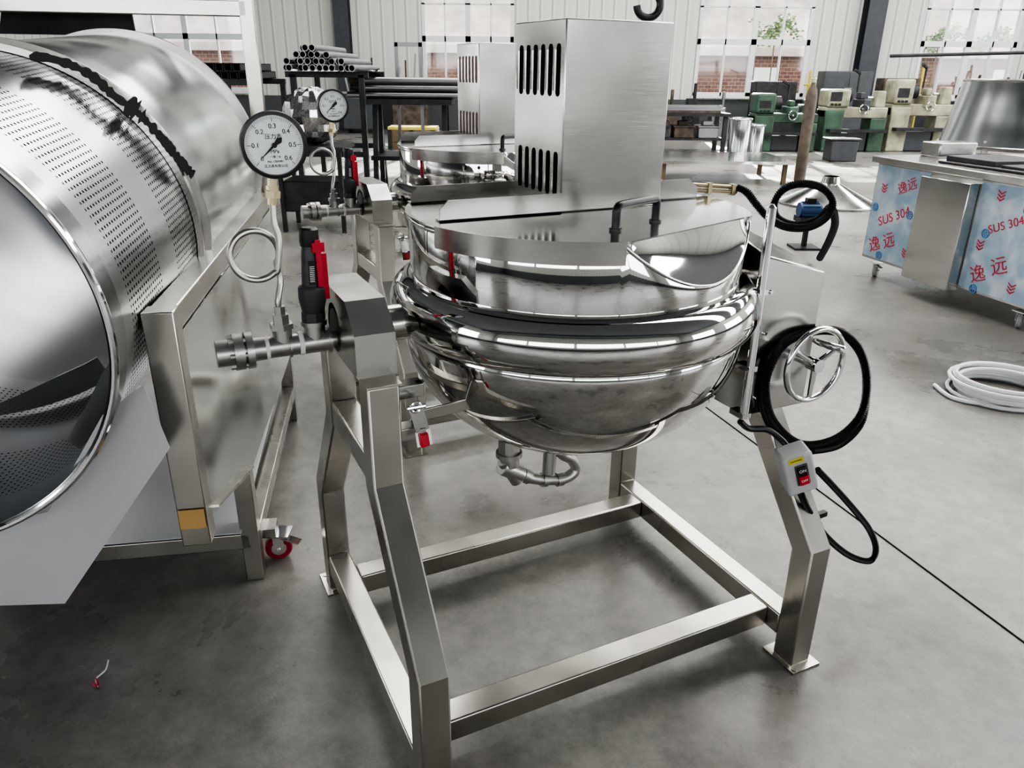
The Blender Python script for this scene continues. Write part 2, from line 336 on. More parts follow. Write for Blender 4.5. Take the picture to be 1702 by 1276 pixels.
bush(1290,50,25.0,.5,'leafy shrub outside behind the window left of the dark column')
bush(1562,65,25.0,.45,'green shrub at the left side of the rightmost window')
bush(1650,68,25.0,.5,'green shrub at the right side of the rightmost window')

# ---------------- tilting kettle ----------------
A26=math.radians(26); MF=Frame(.126,1.878,A26)
K=thing('tilting_kettle','polished stainless tilting jacketed kettle on square tube frame, nearest the camera','kettle',(.126,1.878,0),A26,'tilting jacketed kettles')
HA,HB,S=.544,.443,.070; KX=.03
for sa in (-1,1):
    for sb in (-1,1):
        mb=MB(); a=sa*HA
        mb.strip2d([(sb*HB,.004),(sb*HB,.37),(sb*.19,.70),(sb*.19,.945)],S,lambda p:Vector((a-S/2,p[0],p[1])),(S,0,0))
        mb.build('leg','frame',K,bevel=.005)
        mb=MB().mm(a-.05,a+.05,sb*HB-.06,sb*HB+.06,0,.006); mb.cyl((a-.035,sb*HB+sb*.048,.006),(a-.035,sb*HB+sb*.048,.008),.008,12); mb.build('foot_plate','frame',K)
    MB().mm(sa*HA-S/2+.002,sa*HA+S/2-.002,-HB+S/2,HB-S/2,.065,.133).build('side_beam','frame',K,bevel=.005)
    MB().mm(sa*HA-S/2+.002,sa*HA+S/2-.002,-.156,.156,.70,.765).build('upper_beam','frame',K,bevel=.005)
    MB().mm(sa*HA-S/2-.003,sa*HA+S/2+.003,-.235,.235,.945,.951).build('top_plate','frame',K,bevel=.001)
for b_ in (-.33,.30):
    MB().mm(-HA+S/2-.001,HA-S/2+.001,b_-S/2,b_+S/2,.067,.131).build('cross_beam','frame',K,bevel=.005)
def housing(a0,a1,zc,hole):
    mb=MB(); n=96; outer=[(-.18,.951),(-.18,1.045),(-.115,1.102),(.115,1.102),(.18,1.045),(.18,.951)]
    def hit(ang):
        d=(math.cos(ang),math.sin(ang)); best=None
        for i in range(len(outer)):
            p=outer[i];q=outer[(i+1)%len(outer)]; ex=q[0]-p[0];ez=q[1]-p[1]; wx=p[0];wz=p[1]-zc; den=d[0]*ez-d[1]*ex
            if abs(den)<1e-9: continue
            t=(wx*ez-wz*ex)/den; s_=(wx*d[1]-wz*d[0])/den
            if t>0 and -1e-6<=s_<=1+1e-6 and (best is None or t<best): best=t
        return best
    for a,hr in ((a0,hole),(a1,.048)):
        v=[];
        for k in range(n):
            an=2*PI*k/n+.01; t=hit(an); v.append((a,math.cos(an)*t,zc+math.sin(an)*t))
        for k in range(n):
            an=2*PI*k/n+.01; v.append((a,math.cos(an)*hr,zc+math.sin(an)*hr))
        mb.add(v,[(k,(k+1)%n,n+(k+1)%n,n+k) for k in range(n)])
    m_=len(outer); v=[(a,p[0],p[1]) for a in (a0,a1) for p in outer]
    mb.add(v,[(i,(i+1),m_+i+1,m_+i) for i in range(m_-1)])
    return mb
hs=housing(-HA-.042,-HA+.045,1.012,.056).build('bearing_housing','brushed',K)
AX=.985
MB().cyl((-HA-.03,0,AX+.02),(-.40,0,AX+.02),.042,28).build('trunnion','brushed',K)
MB().cyl((.46,0,AX+.02),(.6,0,AX+.02),.045,28).build('trunnion','brushed',K)
MB().cyl((-HA-.041,0,AX+.02),(-HA-.03,0,AX+.02),.05,28).build('bearing_ring','dkmetal',K)
def pol(r,deg,z): return Vector((KX+r*math.cos(math.radians(deg)),r*math.sin(math.radians(deg)),z))
PH0,PHW=-73,33.5; RR=.4175
def tt_(ph):
    d=(ph-PH0+180)%360-180; return d/PHW
# upper wall, cut down by the slanting pouring facet
n=360; prof_n=7; v=[]
for k in range(n):
    ph=-180+k; t=tt_(ph); zt_=1.228 if abs(t)>=1 else 1.228-.100*(1-t*t)
    for (r_,z) in ((.401,1.085),(.401,zt_-.004),(.404,zt_),(.409,zt_),(.411,zt_-.004),(.4105,min(zt_-.006,1.11)),(.409,1.084)): v.append(pol(r_,ph,z))
f=[(k*7+j,k*7+j+1,((k+1)%n)*7+j+1,((k+1)%n)*7+j) for k in range(n) for j in range(6)]
MB().add(v,f).build('upper_wall','polish',K,ang=60)
MB().tube([pol(.409,PH0+PHW+i*(360-2*PHW)/120,1.228) for i in range(121)],.0075,12).build('rolled_rim','polish',K,ang=80)
# pouring facet
v=[];f=[];nu,nv=60,14
for i in range(nu+1):
    t=-1+2*i/nu; ph=PH0+t*PHW; rc=RR*math.cos(math.radians(PHW))/math.cos(math.radians(t*PHW)); A_=pol(rc,ph,1.238); B_=pol(.4125,ph,1.229-.101*(1-t*t))
    for j in range(nv+1):
        s_=j/nv; p=A_.lerp(B_,s_); p.z-=.008*math.sin(s_*PI)*(1-t*t); v.append(p)
for i in range(nu):
    for j in range(nv): a=i*(nv+1)+j; f.append((a,a+1,a+nv+2,a+nv+1))
MB().add(v,f).build('pouring_facet','polish',K,ang=80)
MB().tube([pol(.4125,PH0+(-1+2*i/60)*PHW,1.229-.101*(1-(-1+2*i/60)**2)) for i in range(61)],.0028,8).build('facet_edge','polish',K,ang=80)
prof=[(.403,1.090),(.409,1.086)]
for t in range(0,41):
    an=math.radians(90-158*t/40); prof.append((.405+.060*max(0,math.cos(an))**.8,1.020+.065*math.sin(an)))
MB().lathe(prof,(KX,0,0),n=160).build('jacket_collar','polish',K,ang=60)
cr,cz_=prof[-1]
prof=[(cr-.001,cz_+.002)]+[((cr+.001)*math.cos(t*PI/2/36),cz_-(cz_-.622)*math.sin(t*PI/2/36)) for t in range(0,36)]+[(.002,.622)]
MB().lathe(prof,(KX,0,0),n=160).build('bowl','polish',K,ang=60)
rim=[]
for k in range(180):
    ph=-180+2*k; t=tt_(ph); r_=RR*math.cos(math.radians(PHW))/math.cos(math.radians(t*PHW)) if abs(t)<1 else RR; rim.append((r_,ph))
v=[pol(0,0,1.240)]+[pol(r_,ph,1.240) for r_,ph in rim]+[pol(r_+.0005,ph,1.236) for r_,ph in rim]
n=180; f=[(0,1+k,1+(k+1)%n) for k in range(n)]+[(1+k,1+n+k,1+n+(k+1)%n,1+(k+1)%n) for k in range(n)]
MB().add(v,f).build('lid','lid',K)
v=[];f=[];n=40
for i in range(n+1):
    ph=-166+59.5*i/n
    v+= [pol(.4175,ph,1.241),pol(.4215,ph,1.241),pol(.4215,ph,1.194),pol(.418,ph,1.194)]
for i in range(n):
    for k in range(4): f.append((i*4+k,i*4+(k+1)%4,i*4+4+(k+1)%4,i*4+4+k))
f+=[(0,1,2,3),(n*4+3,n*4+2,n*4+1,n*4)]
MB().add(v,f).build('lid_skirt','brushed',K)
def flange(a0,a1,b,h,c0,c1):
    z=1.241; return MB().prism([(a0,b,z),(a1,b,z),(a1,b,z+h*.55),(a1-c1,b,z+h),(a0+c0,b,z+h),(a0,b,z+h*.55)],(0,.003,0)).mm(a0,a1,b,b+.03,z,z+.003)
flange(-.35,-.046,-.062,.045,.02,.0).build('lid_flange','brushed',K)
flange(-.33,-.046,.19,.042,.02,.0).build('lid_flange','brushed',K)
flange(.242,.40,.0,.05,.0,.03).build('lid_flange','brushed',K)
h0=MF.cut(1023,384,2,1.239); h1=MF.cut(1089,369,2,1.239)
up=Vector((0,0,1)); hh=.052
pth=[h0,h0+up*(hh-.012)]+[h0+up*(hh-.012)+(h1-h0).normalized()*.012*(1-math.cos(t))+up*.012*math.sin(t) for t in (.4,.8,1.2,PI/2)]
q=[h1+up*(hh-.012)-(h1-h0).normalized()*.012*(1-math.cos(t))+up*.012*math.sin(t) for t in (PI/2,1.2,.8,.4)]+[h1+up*(hh-.012),h1]
mb=MB().tube(pth+q,.0095,12); mb.cyl(h0,h0+up*.006,.014,16); mb.cyl(h1,h1+up*.006,.014,16); mb.build('lid_handle','black',K)
BX0,BX1,BY0,BY1,BZ0,BZ1=-.046,.240,-.056,.195,1.240,1.655
cov=MB().mm(BX0,BX1,BY0,BY1,BZ0,BZ1).build('motor_cover','brushed',K,bevel=.003)
for (z0,z1) in ((1.275,1.375),(1.495,1.605)):
    for k in range(6):
        y=BY0+.03+k*.037; c=BX0-.0012; pts=[]
        for t in range(9): an=PI*t/8; pts.append((c,y+.0085*math.cos(an),z1-.0085+.0085*math.sin(an)))
        for t in range(9): an=PI+PI*t/8; pts.append((c,y+.0085*math.cos(an),z0+.0085+.0085*math.sin(an)))
        MB().prism(pts,(.002,0,0)).build('vent_slot','slot',cov)
        MB().cyl((BX0-.001,y+.0135,z0+.012),(BX0-.001,y+.0135,z1-.012),.0045,8).build('louvre','brushed',cov)
p0=MF.cut(1088,303,1,.05); p1=MF.cut(1224,311,1,.05)
mb=MB().cyl(p0,p1,.0055,10); mb.cyl(p0+Vector((0,.0,-.014)),p1+Vector((0,0,-.014)),.0055,10); 
for t in (.05,.35,.65,.95): 
    c=p0.lerp(p1,t); mb.mm(c.x-.006,c.x+.006,c.y-.008,c.y+.008,c.z-.022,c.z+.008)
mb.build('cable_conduit_rods','brass',K)
def axp(a,dz=0): return Vector((a,0,AX+dz))
mb=MB(); mb.cyl(axp(-.66),axp(-HA-.02),.019,20); mb.cyl(axp(-.665),axp(-.60),.025,20); mb.cyl(axp(-.735),axp(-.66),.024,20); mb.cyl(axp(-.69),axp(-.685),.028,20); mb.cyl(axp(-.603),axp(-.597),.029,20)
mb.cyl(axp(-.78),axp(-.73),.019,20); mb.cyl(axp(-.63),axp(-.63,.045),.023,18); mb.cyl(axp(-.70),axp(-.70,.042),.021,18)
mb.cyl(axp(-.70,.04),axp(-.70,.052),.026,6); mb.cyl(axp(-.63,.04),axp(-.63,.05),.028,20)
mb.build('steam_inlet_pipe','cast',K)
UO=.035
mb=MB(); mb.cyl(axp(-.815+UO),axp(-.80+UO),.040,32); mb.cyl(axp(-.84+UO),axp(-.82+UO),.040,32); mb.cyl(axp(-.875+UO),axp(-.84+UO),.029,28); mb.cyl(axp(-.82+UO),axp(-.775+UO),.026,20)
for k in range(6): a=k*PI/3; mb.cyl((-.85+UO,math.cos(a)*.032,AX+math.sin(a)*.032),(-.80+UO,math.cos(a)*.032,AX+math.sin(a)*.032),.006,8)
mb.build('pipe_union','cast',K)
MB().tube([axp(-.742),axp(-.732)],.0255,20).build('thread_seal_tape','white',K); MB().tube([axp(-.668),axp(-.658)],.0265,20).build('thread_seal_tape','white',K)
def gp(x,y,b=0.0): return MF.cut(x,y,1,b)
base=axp(-.70,.05)
gc=gp(453,240); vb=gp(453,338)
lo=gp(462,500); mid=gp(462,432,.012); ringc=gp(424,424,0); rr=(gp(424,424)-gp(382,424)).length
loop=[]
th0=math.atan2((mid-ringc).z,(mid-ringc).x)
for k in range(0,29):
    a=th0-.15+(2*PI-.1)*k/28; loop.append(Vector((ringc.x+rr*math.cos(a),.014-.03*k/28,ringc.z+rr*math.sin(a))))
path=[base,base.lerp(lo,.6),lo,gp(466,465,.012)]+loop+[gp(464,398,-.012),gp(456,372,-.004),vb]
MB().tube(smooth_path(path,4),.0068,10).build('siphon_tube','cast',K)
dg=(gc-vb)
mb=MB().cyl(vb-dg*.02,vb+dg*.45,.010,8); mb.cyl(vb+dg*.10,vb+dg*.22,.0165,6); mb.cyl(vb+dg*.24,vb+dg*.30,.013,8); mb.build('gauge_fitting','brass',K)
MB().cyl(base-Vector((0,0,.005)),base+Vector((0,0,.022)),.018,6).cyl(base+Vector((0,0,.022)),base+Vector((0,0,.04)),.012,6).build('pipe_nut','cast',K)
R=.064
g=MB().lathe([(.001,.045),(R*.93,.045),(R*.96,.038),(R*.96,.004),(R*.9,0.004),(.001,.004)],gc+Vector((0,-.02,0)),(0,1,0),n=56).build('pressure_gauge','dkmetal',K)
MB().lathe([(R*.88,0),(R*.9,-.006),(R*1.0,-.005),(R*1.02,.002),(R*1.0,.012),(R*.9,.012)],gc+Vector((0,-.02,0)),(0,1,0),n=56,closedprof=True).build('bezel','black',g)
MB().lathe([(.0005,0.002),(R*.9,0.002),(R*.9,.005),(.0005,.005)],gc+Vector((0,-.02,0)),(0,1,0),n=56).build('dial','dial',g)
fo=gc+Vector((0,-.0185,0)); mb=MB()
for k in range(61):
    a=math.radians(225-270*k/60); r1=R*.84; r0=R*(.70 if k%10==0 else (.74 if k%5==0 else .78)); p=fo+Vector((math.cos(a)*r0,0,math.sin(a)*r0)); q_=fo+Vector((math.cos(a)*r1,0,math.sin(a)*r1)); mb.bar(p,q_,.0004 if k%10 else .0009,.0006,(0,1,0))
for k in range(7):
    a=math.radians(225-270*k/6); text_into(mb,'0' if k==0 else '0.%d'%k,.0125,fo+Vector((math.cos(a)*R*.56,0,math.sin(a)*R*.56)),(1,0,0),(0,0,1))
text_into(mb,'压力表',.011,fo+Vector((0,0,.016)),(1,0,0),(0,0,1)); text_into(mb,'MPa',.010,fo+Vector((0,0,-.012)),(1,0,0),(0,0,1)); text_into(mb,'一级 1.6',.006,fo+Vector((0,0,-.022)),(1,0,0),(0,0,1))
text_into(mb,'No. 1501081',.006,fo+Vector((0,0,-.031)),(1,0,0),(0,0,1)); text_into(mb,'压力表有限公司',.0065,fo+Vector((0,0,-.040)),(1,0,0),(0,0,1))
mb.build('dial_markings','inkb',g)
d=Vector((math.cos(math.radians(222)),0,math.sin(math.radians(222)))); nn=Vector((-d.z,0,d.x)); ob=fo+Vector((0,-.002,0))
mb=MB().prism([ob+d*.042,ob+nn*.0025,ob-d*.014+nn*.006,ob-d*.022,ob-d*.014-nn*.006,ob-nn*.0025],(0,-.0008,0)); mb.cyl(ob,ob+Vector((0,-.003,0)),.005,16); mb.build('needle','inkb',g)
sb=axp(-.63,.05); lean=(gp(513,385)-sb); lean.y=0; lean.normalize(); sidev=Vector((lean.z,0,-lean.x))
def sv(t): return sb+lean*t
mb=MB(); mb.tube([sv(0),sv(.02)],.026,8); mb.tube([sv(.02),sv(.05),sv(.075),sv(.08)],[.024,.03,.03,.024],20); mb.tube([sv(.078),sv(.14),sv(.165)],[.021,.019,.017],20)
mb.build('safety_valve','dkgrey',K)
MB().tube([sv(.165),sv(.175),sv(.2),sv(.204)],[.02,.021,.02,.015],20).build('valve_cap','black',K)
mb=MB(); 
for sg in (-1,1): mb.bar(sv(.08)+sidev*.016+Vector((0,-.01*sg-.012,0)),sv(.18)+sidev*.012+Vector((0,-.008*sg-.012,0)),.006,.012)
mb.bar(sv(.05)+sidev*.028+Vector((0,-.01,0)),sv(.15)+sidev*.024+Vector((0,-.012,0)),.012,.014); mb.bar(sv(.165)+Vector((0,-.02,0)),sv(.165)+sidev*.026+Vector((0,-.018,0)),.012,.02)
mb.build('valve_lever','red',K)
lb=MB(); c=sv(.11)+Vector((-.002,-.0215,0)); lb.bar(c-lean*.026,c+lean*.026,.014,.0015,(0,1,0)); lb.build('valve_label','inkb',K)
mb=MB()
for k in range(9):
    c=sv(.092+.004*k)+Vector((-.002,-.0225,0)); mb.bar(c-sidev*.005,c+sidev*.005,.0014,.0006,(0,1,0))
mb.build('label_print','white',K)
mb=MB(); mb.bar(MF.cut(700,690,1,-.20),MF.cut(792,668,1,-.17),.028,.006,(0,1,0)); mb.mm(-HA+S/2,-HA+S/2+.06,-.205,-.165,.90,.93); mb.mm(-HA+S/2,-HA+S/2+.055,-.205,-.165,.80,.83)
mb.bar((-HA+.09,-.19,.80),(-HA+.09,-.19,.93),.02,.02); mb.build('support_arm','brushed',K,bevel=.002)
l0=MF.cut(690,675,1,-.235); l1=MF.cut(702,715,1,-.235); l2=MF.cut(706,740,1,-.24)
mb=MB().bar(l0,l1,.03,.006,(0,1,0)); mb.torus(l0+Vector((0,-.005,0)),(0,1,0),.011,.0035,20,8); mb.cyl(l0+Vector((-.02,-.005,0)),l0+Vector((.02,-.005,0)),.005,10); mb.bar(l1,l2,.034,.004,(0,1,0)); mb.bar(l1-Vector((0,.006,0)),l1+Vector((0,.06,0)),.012,.012); mb.build('latch','chrome',K)
MB().bar(l1+Vector((0,-.006,-.004)),l2+Vector((0,-.006,0)),.02,.01,(0,1,0)).build('latch_grip','red',K,bevel=.003)
def dp(x,y,b=-.04): return MF.cut(x,y,1,b)
mb=MB(); mb.tube(smooth_path([dp(862,785),dp(880,794),dp(912,797),dp(940,794),dp(957,780),dp(950,763),dp(934,754),dp(929,735)],5),.0155,14)
mb.cyl(dp(916,722),dp(912,785),.018,16); mb.cyl(dp(915,738),dp(914,748),.023,8)
for p,q_ in (((868,788),(878,793)),((900,797),(908,797)),((924,797),(934,795)),((930,745),(932,752))): mb.cyl(dp(*p),dp(*q_),.020,16)
mb.build('drain_pipe','cast',K)
mb=MB(); mb.cyl(dp(846,728),dp(846,748),.030,8); mb.cyl(dp(846,748),dp(848,772),.026,18); mb.cyl(dp(838,765),dp(860,798),.020,16); mb.cyl(dp(834,775),dp(866,788),.023,16); mb.cyl(dp(846,750),dp(846,757),.035,18); mb.cyl(dp(872,716),dp(846,730),.012,10)
mb.build('drain_valve','cast',K)
GA0,GA1=.430,.640
fp_=[(GA0,-.250),(GA1,-.250),(GA1,.17),(.505,.17),(.505,.02),(GA0,-.12)]
zt=[1.135,1.075,1.15,1.21,1.205,1.18]
v=[(x,y,.70) for x,y in fp_]+[(x,y,z) for (x,y),z in zip(fp_,zt)]; n=6
mb=MB().add(v,[(5,4,3,2,1,0),(6,7,8,9),(6,9,10,11)]+[(k,(k+1)%n,n+(k+1)%n,n+k) for k in range(n)])
gcv=mb.build('gearbox_cover','brushed',K,bevel=.005)
for z in (.75,.93,1.04): MB().cyl((GA0+.03,-.251,z),(GA0+.03,-.255,z),.005,10).build('cover_screw','chrome',gcv)
mb=MB().mm(GA1,GA1+.05,-.12,.12,.74,.98); mb.cyl((.69,-.02,.86),(.75,-.02,.86),.06,24); mb.build('gearbox','frame',K,bevel=.004)
r0=MF.cut(1283,345,1,-.29); r1=MF.cut(1236,694,1,-.29)
mb=MB().cyl(r0,r1,.0115,16); mb.tube([r0,r0+(r0-r1).normalized()*.008],[.0115,.004],16)
for dz in (.0,.13,.33): mb.mm(r1.x-.014,r1.x+.014,-.30,-.250,r1.z+dz,r1.z+dz+.014)
mb.build('upright_rod','chrome',K)
wc=MF.cut(1355,606,1,-.31); hw=MB().torus(wc,(0,1,0),.098,.0085,56,12).cyl(wc+Vector((0,.02,0)),wc+Vector((0,-.015,0)),.018,20)
for k in range(3):
    a=k*2*PI/3+.5; hw.tube([wc+Vector((.012*math.cos(a),.0,.012*math.sin(a))),wc+Vector((.096*math.cos(a),0,.096*math.sin(a)))],[.009,.006],10)
hw.cyl(wc+Vector((0,.12,0)),wc,.012,14); hwo=hw.build('handwheel','chrome',K)
hp2=wc+Vector((-.03,-.008,.075))
MB().tube([hp2,hp2+Vector((.0,-.02,0)),hp2+Vector((.01,-.085,0)),hp2+Vector((.01,-.09,0))],[.006,.009,.011,.006],14).build('crank_handle','chrome',hwo)
def hose(pts,r=.010,pitch=.0055,amp=.0016,step=None):
    P=resample(smooth_path(pts,10),pitch/2); return MB().tube(P,[r+(amp if i%2 else -amp) for i in range(len(P))],10)
def hp_(x,y,b): return MF.cut(x,y,1,b)
up_=[(1224,311,.05),(1240,318,.03),(1256,338,0),(1278,362,-.03),(1308,377,-.05),(1345,377,-.06),(1374,360,-.06),(1384,335,-.05),(1368,313,-.03),(1335,305,-.01),(1303,314,.01),(1287,338,.02),(1292,362,.03),(1322,374,.02),(1360,364,0),(1380,345,-.0),(1388,370,.05),(1378,400,.12),(1362,430,.2)]
hose([hp_(*p) for p in up_],.0105).build('conduit_hose','hose',K)
low=[(1346,548,-.22),(1312,560,-.25),(1286,595,-.275),(1272,645,-.285),(1285,700,-.29),(1330,738,-.30),(1388,730,-.31),(1430,690,-.31),(1441,630,-.30),(1425,575,-.28),(1385,550,-.26),(1330,556,-.265),(1292,585,-.265),(1268,650,-.26),(1280,705,-.26),(1315,742,-.28),(1350,748,-.31)]
hose([hp_(*p) for p in low],.011).build('conduit_hose','hose',K)
low2=[(1350,748,-.31),(1395,738,-.30),(1432,700,-.29),(1440,640,-.27),(1432,590,-.24),(1400,553,-.22),(1360,548,-.2)]
hose([hp_(*p) for p in low2],.011).build('conduit_hose','hose',K)
cb=[(1230,700,-.29),(1245,712,-.29),(1275,714,-.30),(1298,730,-.32),(1315,750,-.35)]
MB().tube(smooth_path([hp_(*p) for p in cb],8),.0085,10).build('cable','black',K)
tail=[(1330,818,-.40),(1345,850,-.41),(1372,890,-.41),(1410,922,-.41),(1445,932,-.41),(1456,912,-.41),(1445,880,-.40),(1418,845,-.40),(1385,808,-.39),(1358,780,-.38)]
hose([hp_(*p) for p in tail],.0085,.004,.0012).build('conduit_hose','hose',K)
MB().bar(hp_(1338,864,-.40),hp_(1372,852,-.40),.014,.014).build('cable_clip','black',K)
sc=hp_(1326,782,-.385); tz=Vector((.34,-.06,-.93)).normalized(); 
sx=Vector((.93,-.36,0)); sx=(sx-tz*sx.dot(tz)).normalized(); sy=tz.cross(sx)
if sy.y>0: sy=-sy
def sp_(u,v_,w): return sc+sx*u-tz*v_+sy*w
def sbox(mb,u0,u1,v0,v1,w0,w1):
    return mb.add([sp_(u,v_,w) for w in (w0,w1) for (u,v_) in ((u0,v0),(u1,v0),(u1,v1),(u0,v1))],[(0,3,2,1),(4,5,6,7),(0,1,5,4),(1,2,6,5),(2,3,7,6),(3,0,4,7)])
so=sbox(MB(),-.040,.040,-.062,.062,-.045,.022).build('switch_box','grey',K,bevel=.008)
sbox(MB(),-.014,.020,-.030,.034,.022,.026).build('switch_bezel','dkgrey',so,bevel=.002)
sbox(MB(),-.010,.016,.004,.030,.026,.031).build('on_button','black',so,bevel=.002)
sbox(MB(),-.010,.016,-.026,.001,.026,.033).build('off_button','red',so,bevel=.002)
sbox(MB(),-.026,.014,.042,.058,.022,.0228).build('warning_label','yellow',so)
text('switch_lettering','ON',.012,'white',so,sp_(.003,.018,.0316),sx,-tz); text('switch_lettering','OFF',.010,'white',so,sp_(.003,-.012,.0336),sx,-tz)
text('switch_lettering','WARNING',.006,'inkb',so,sp_(-.006,.050,.0232),sx,-tz)
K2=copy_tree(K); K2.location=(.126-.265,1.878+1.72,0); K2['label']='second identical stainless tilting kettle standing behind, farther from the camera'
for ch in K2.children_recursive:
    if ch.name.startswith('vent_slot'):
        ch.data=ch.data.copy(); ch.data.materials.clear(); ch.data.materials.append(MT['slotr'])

# ---------------- drum machine ----------------
Dd=Vector((-.174,.985,.053)).normalized(); Nn=Vector((.985,.174,0))
DO=Vector((-1.25,2.4,0))
DM=thing('drum_washing_machine','large open ended perforated stainless drum machine on wheeled tube frame at the left','machine',DO,0)
def dl(p): return Vector(p)-DO
P1=Vector((-.742,1.32,1.05)); C1=P1-Nn*.4325+Vector((0,0,.05))
o=dl(C1)
MB().lathe([(.432,0),(.452,.76)],o,Dd,n=160,R0=.44).build('perforated_drum','perf',DM)
MB().lathe([(.427,0),(.446,.79)],o,Dd,n=128,R0=.44).build('perforated_lining','perfin',DM)
MB().lathe([(.446,.79),(.446,1.9)],o,Dd,n=128).build('drum_lining','inner',DM)
MB().lathe([(.448,1.9),(.36,1.9),(.36,1.93),(.45,1.93)],o,Dd,n=96).build('drum_end_wall','inner',DM)
x_,y_,z_=basis(Dd)
MB().torus(o,Dd,.436,.008,96,10).build('drum_rim','chrome',DM)
MB().lathe([(.426,.002),(.430,-.002),(.4345,0),(.4375,.075),(.434,.078)],o,Dd,n=128).build('rim_band','drum',DM)
MB().lathe([(.452,.70),(.468,.70),(.468,.706),(.455,.71),(.455,.772),(.474,.776),(.474,.786),(.45,.79)],o,Dd,n=128).build('drum_flange','brushed',DM)
MB().lathe([(.455,.79),(.46,1.9),(.454,1.9),(.449,.79)],o,Dd,n=128,closedprof=True).build('rear_drum','drum',DM)
MB().lathe([(.456,1.86),(.478,1.86),(.478,1.885),(.462,1.89),(.462,1.93)],o,Dd,n=128).build('drum_end_ring','brushed',DM)
up_n=Nn.cross(Dd)
if up_n.z<0: up_n=-up_n
for (a0_,a1_,s0,s1,h_) in ((-55,-12,.20,.42,.075),(-100,-68,.55,.70,.07),(195,235,.6,.75,.07),(20,60,.75,.95,.07),(100,140,1.1,1.3,.07)):
    v=[];f=[];n=16
    for i in range(n+1):
        u_=i/n; a=math.radians(a0_+(a1_-a0_)*u_); dr=Nn*math.cos(a)+up_n*math.sin(a); s_=s0+(s1-s0)*u_; ri=.434 if s_>.3 else .430; hh_=h_*(.35+.65*math.sin(PI*min(1,u_*1.2)*.5+.2))
        v+=[o+Dd*s_+dr*ri,o+Dd*s_+dr*(ri-hh_),o+Dd*(s_+.004)+dr*(ri-hh_),o+Dd*(s_+.004)+dr*ri]
    for i in range(n):
        for j in range(4): f.append((4*i+j,4*i+(j+1)%4,4*i+4+(j+1)%4,4*i+4+j))
    f+=[(0,1,2,3),(4*n+3,4*n+2,4*n+1,4*n)]
    MB().add(v,f).build('lifting_plate','drum',DM)
def drumpt(px,py,r):
    d=ray(px,py); oc=CO-C1; dd=d-Dd*d.dot(Dd); oo=oc-Dd*oc.dot(Dd); A_=dd.dot(dd);B_=2*dd.dot(oo);C_=oo.dot(oo)-r*r; disc=max(0,B_*B_-4*A_*C_)
    t=(-B_-math.sqrt(disc))/(2*A_); return CO+d*t
seam=[(48,92),(100,102),(150,125),(190,160),(222,182),(246,205),(277,240),(305,275),(322,292)]
sp2=smooth_path([Vector((a,b_,0)) for a,b_ in seam],9); v=[];f=[]
for i,p in enumerate(sp2):
    w=4+(18 if 32<i<42 else 5)*random.random(); e=1 if 0<i<len(sp2)-1 else .1
    v+=[dl(drumpt(p.x+w*.6*e,p.y-w*e,.484)),dl(drumpt(p.x-w*.5*e,p.y+w*.9*e,.484))]
for i in range(len(sp2)-1): f.append((2*i,2*i+1,2*i+3,2*i+2))
MB().add(v,f).build('torn_tape','slot',DM,normals=False)
FP=Vector((-.836,2.068,0)); FD=Vector((-.174,.985,0)).normalized(); FN=Vector((.985,.174,0))
def fr(Y,z,off=0):
    t=(Y-FP.y)/FD.y; return dl(FP+FD*t+Vector((0,0,z))+FN*off)
T=.055
MB().bar(fr(1.54,1.05),fr(3.32,1.05),T,T,(0,0,1)).build('top_rail','frame',DM,bevel=.003)
MB().bar(fr(1.525,.51),fr(1.525,1.08),T+.01,T,FD).build('corner_post','frame',DM,bevel=.003)
MB().bar(fr(1.494,.56),fr(1.494,.61),T+.002,.002,FD).build('tape_patch','tape',DM)
MB().bar(fr(2.07,0.0),fr(2.07,1.02,0),T,T,FD).build('frame_leg','frame',DM,bevel=.003)
MB().bar(fr(3.28,0.0),fr(3.28,1.02),T,T,FD).build('frame_leg','frame',DM,bevel=.003)
MB().bar(fr(2.07,.15),fr(2.07,.15)-FN*.95,T,T,(0,0,1)).build('bottom_cross_beam','frame',DM,bevel=.003)
MB().bar(fr(2.10,.15),fr(3.25,.15),T,T,(0,0,1)).build('bottom_rail','frame',DM,bevel=.003)
poly=[fr(1.55,1.02),fr(1.55,.56),fr(1.98,.42),fr(2.05,.40),fr(3.25,.34),fr(3.25,1.02)]
MB().prism([p+FN*.029 for p in poly],FN*.003).build('side_panel','panel',DM)
MB().bar(fr(1.57,.57,.034),fr(2.04,.42,.034),.02,.006,(0,0,1)).build('panel_edge_strip','frame',DM)
MB().bar(fr(3.3,1.05),fr(3.3,1.80),T,T,FD).build('upright_post','frame',DM,bevel=.003)
cA=fr(3.3,1.76); cB=cA-FN*1.05
MB().bar(cA,cB,T,T,(0,0,1)).build('upper_cross_rail','frame',DM,bevel=.003)
MB().bar(cB+Vector((0,0,.027)),cB-Vector((0,0,1.74)),T,T,FD).build('upright_post','frame',DM,bevel=.003)
MB().bar(cB+Vector((0,0,-.01)),cB+FD*-.5+Vector((0,0,-.01)),T,T,(0,0,1)).build('upper_side_rail','frame',DM,bevel=.003)
pl=[cA-FN*.45+FD*.1+Vector((0,0,-.1)),cA-FN*.95+FD*.1+Vector((0,0,-.1)),cA-FN*.9+FD*.25+Vector((0,0,.25)),cA-FN*.5+FD*.25+Vector((0,0,.25))]
MB().prism(pl,FD*.01).build('feed_hopper','dkmetal',DM)
pn=Dd.copy(); pn.z=0; pn.normalize(); pc=C1+pn*.10
def cp(px,py,off=0): return dl(at_pl(px,py,pc+pn*off,pn))
MB().prism([cp(-130,1010),cp(108,1003),cp(282,745),cp(238,640),cp(170,690),cp(80,850),cp(-130,900)],pn*.004).build('discharge_chute','sheetw',DM)
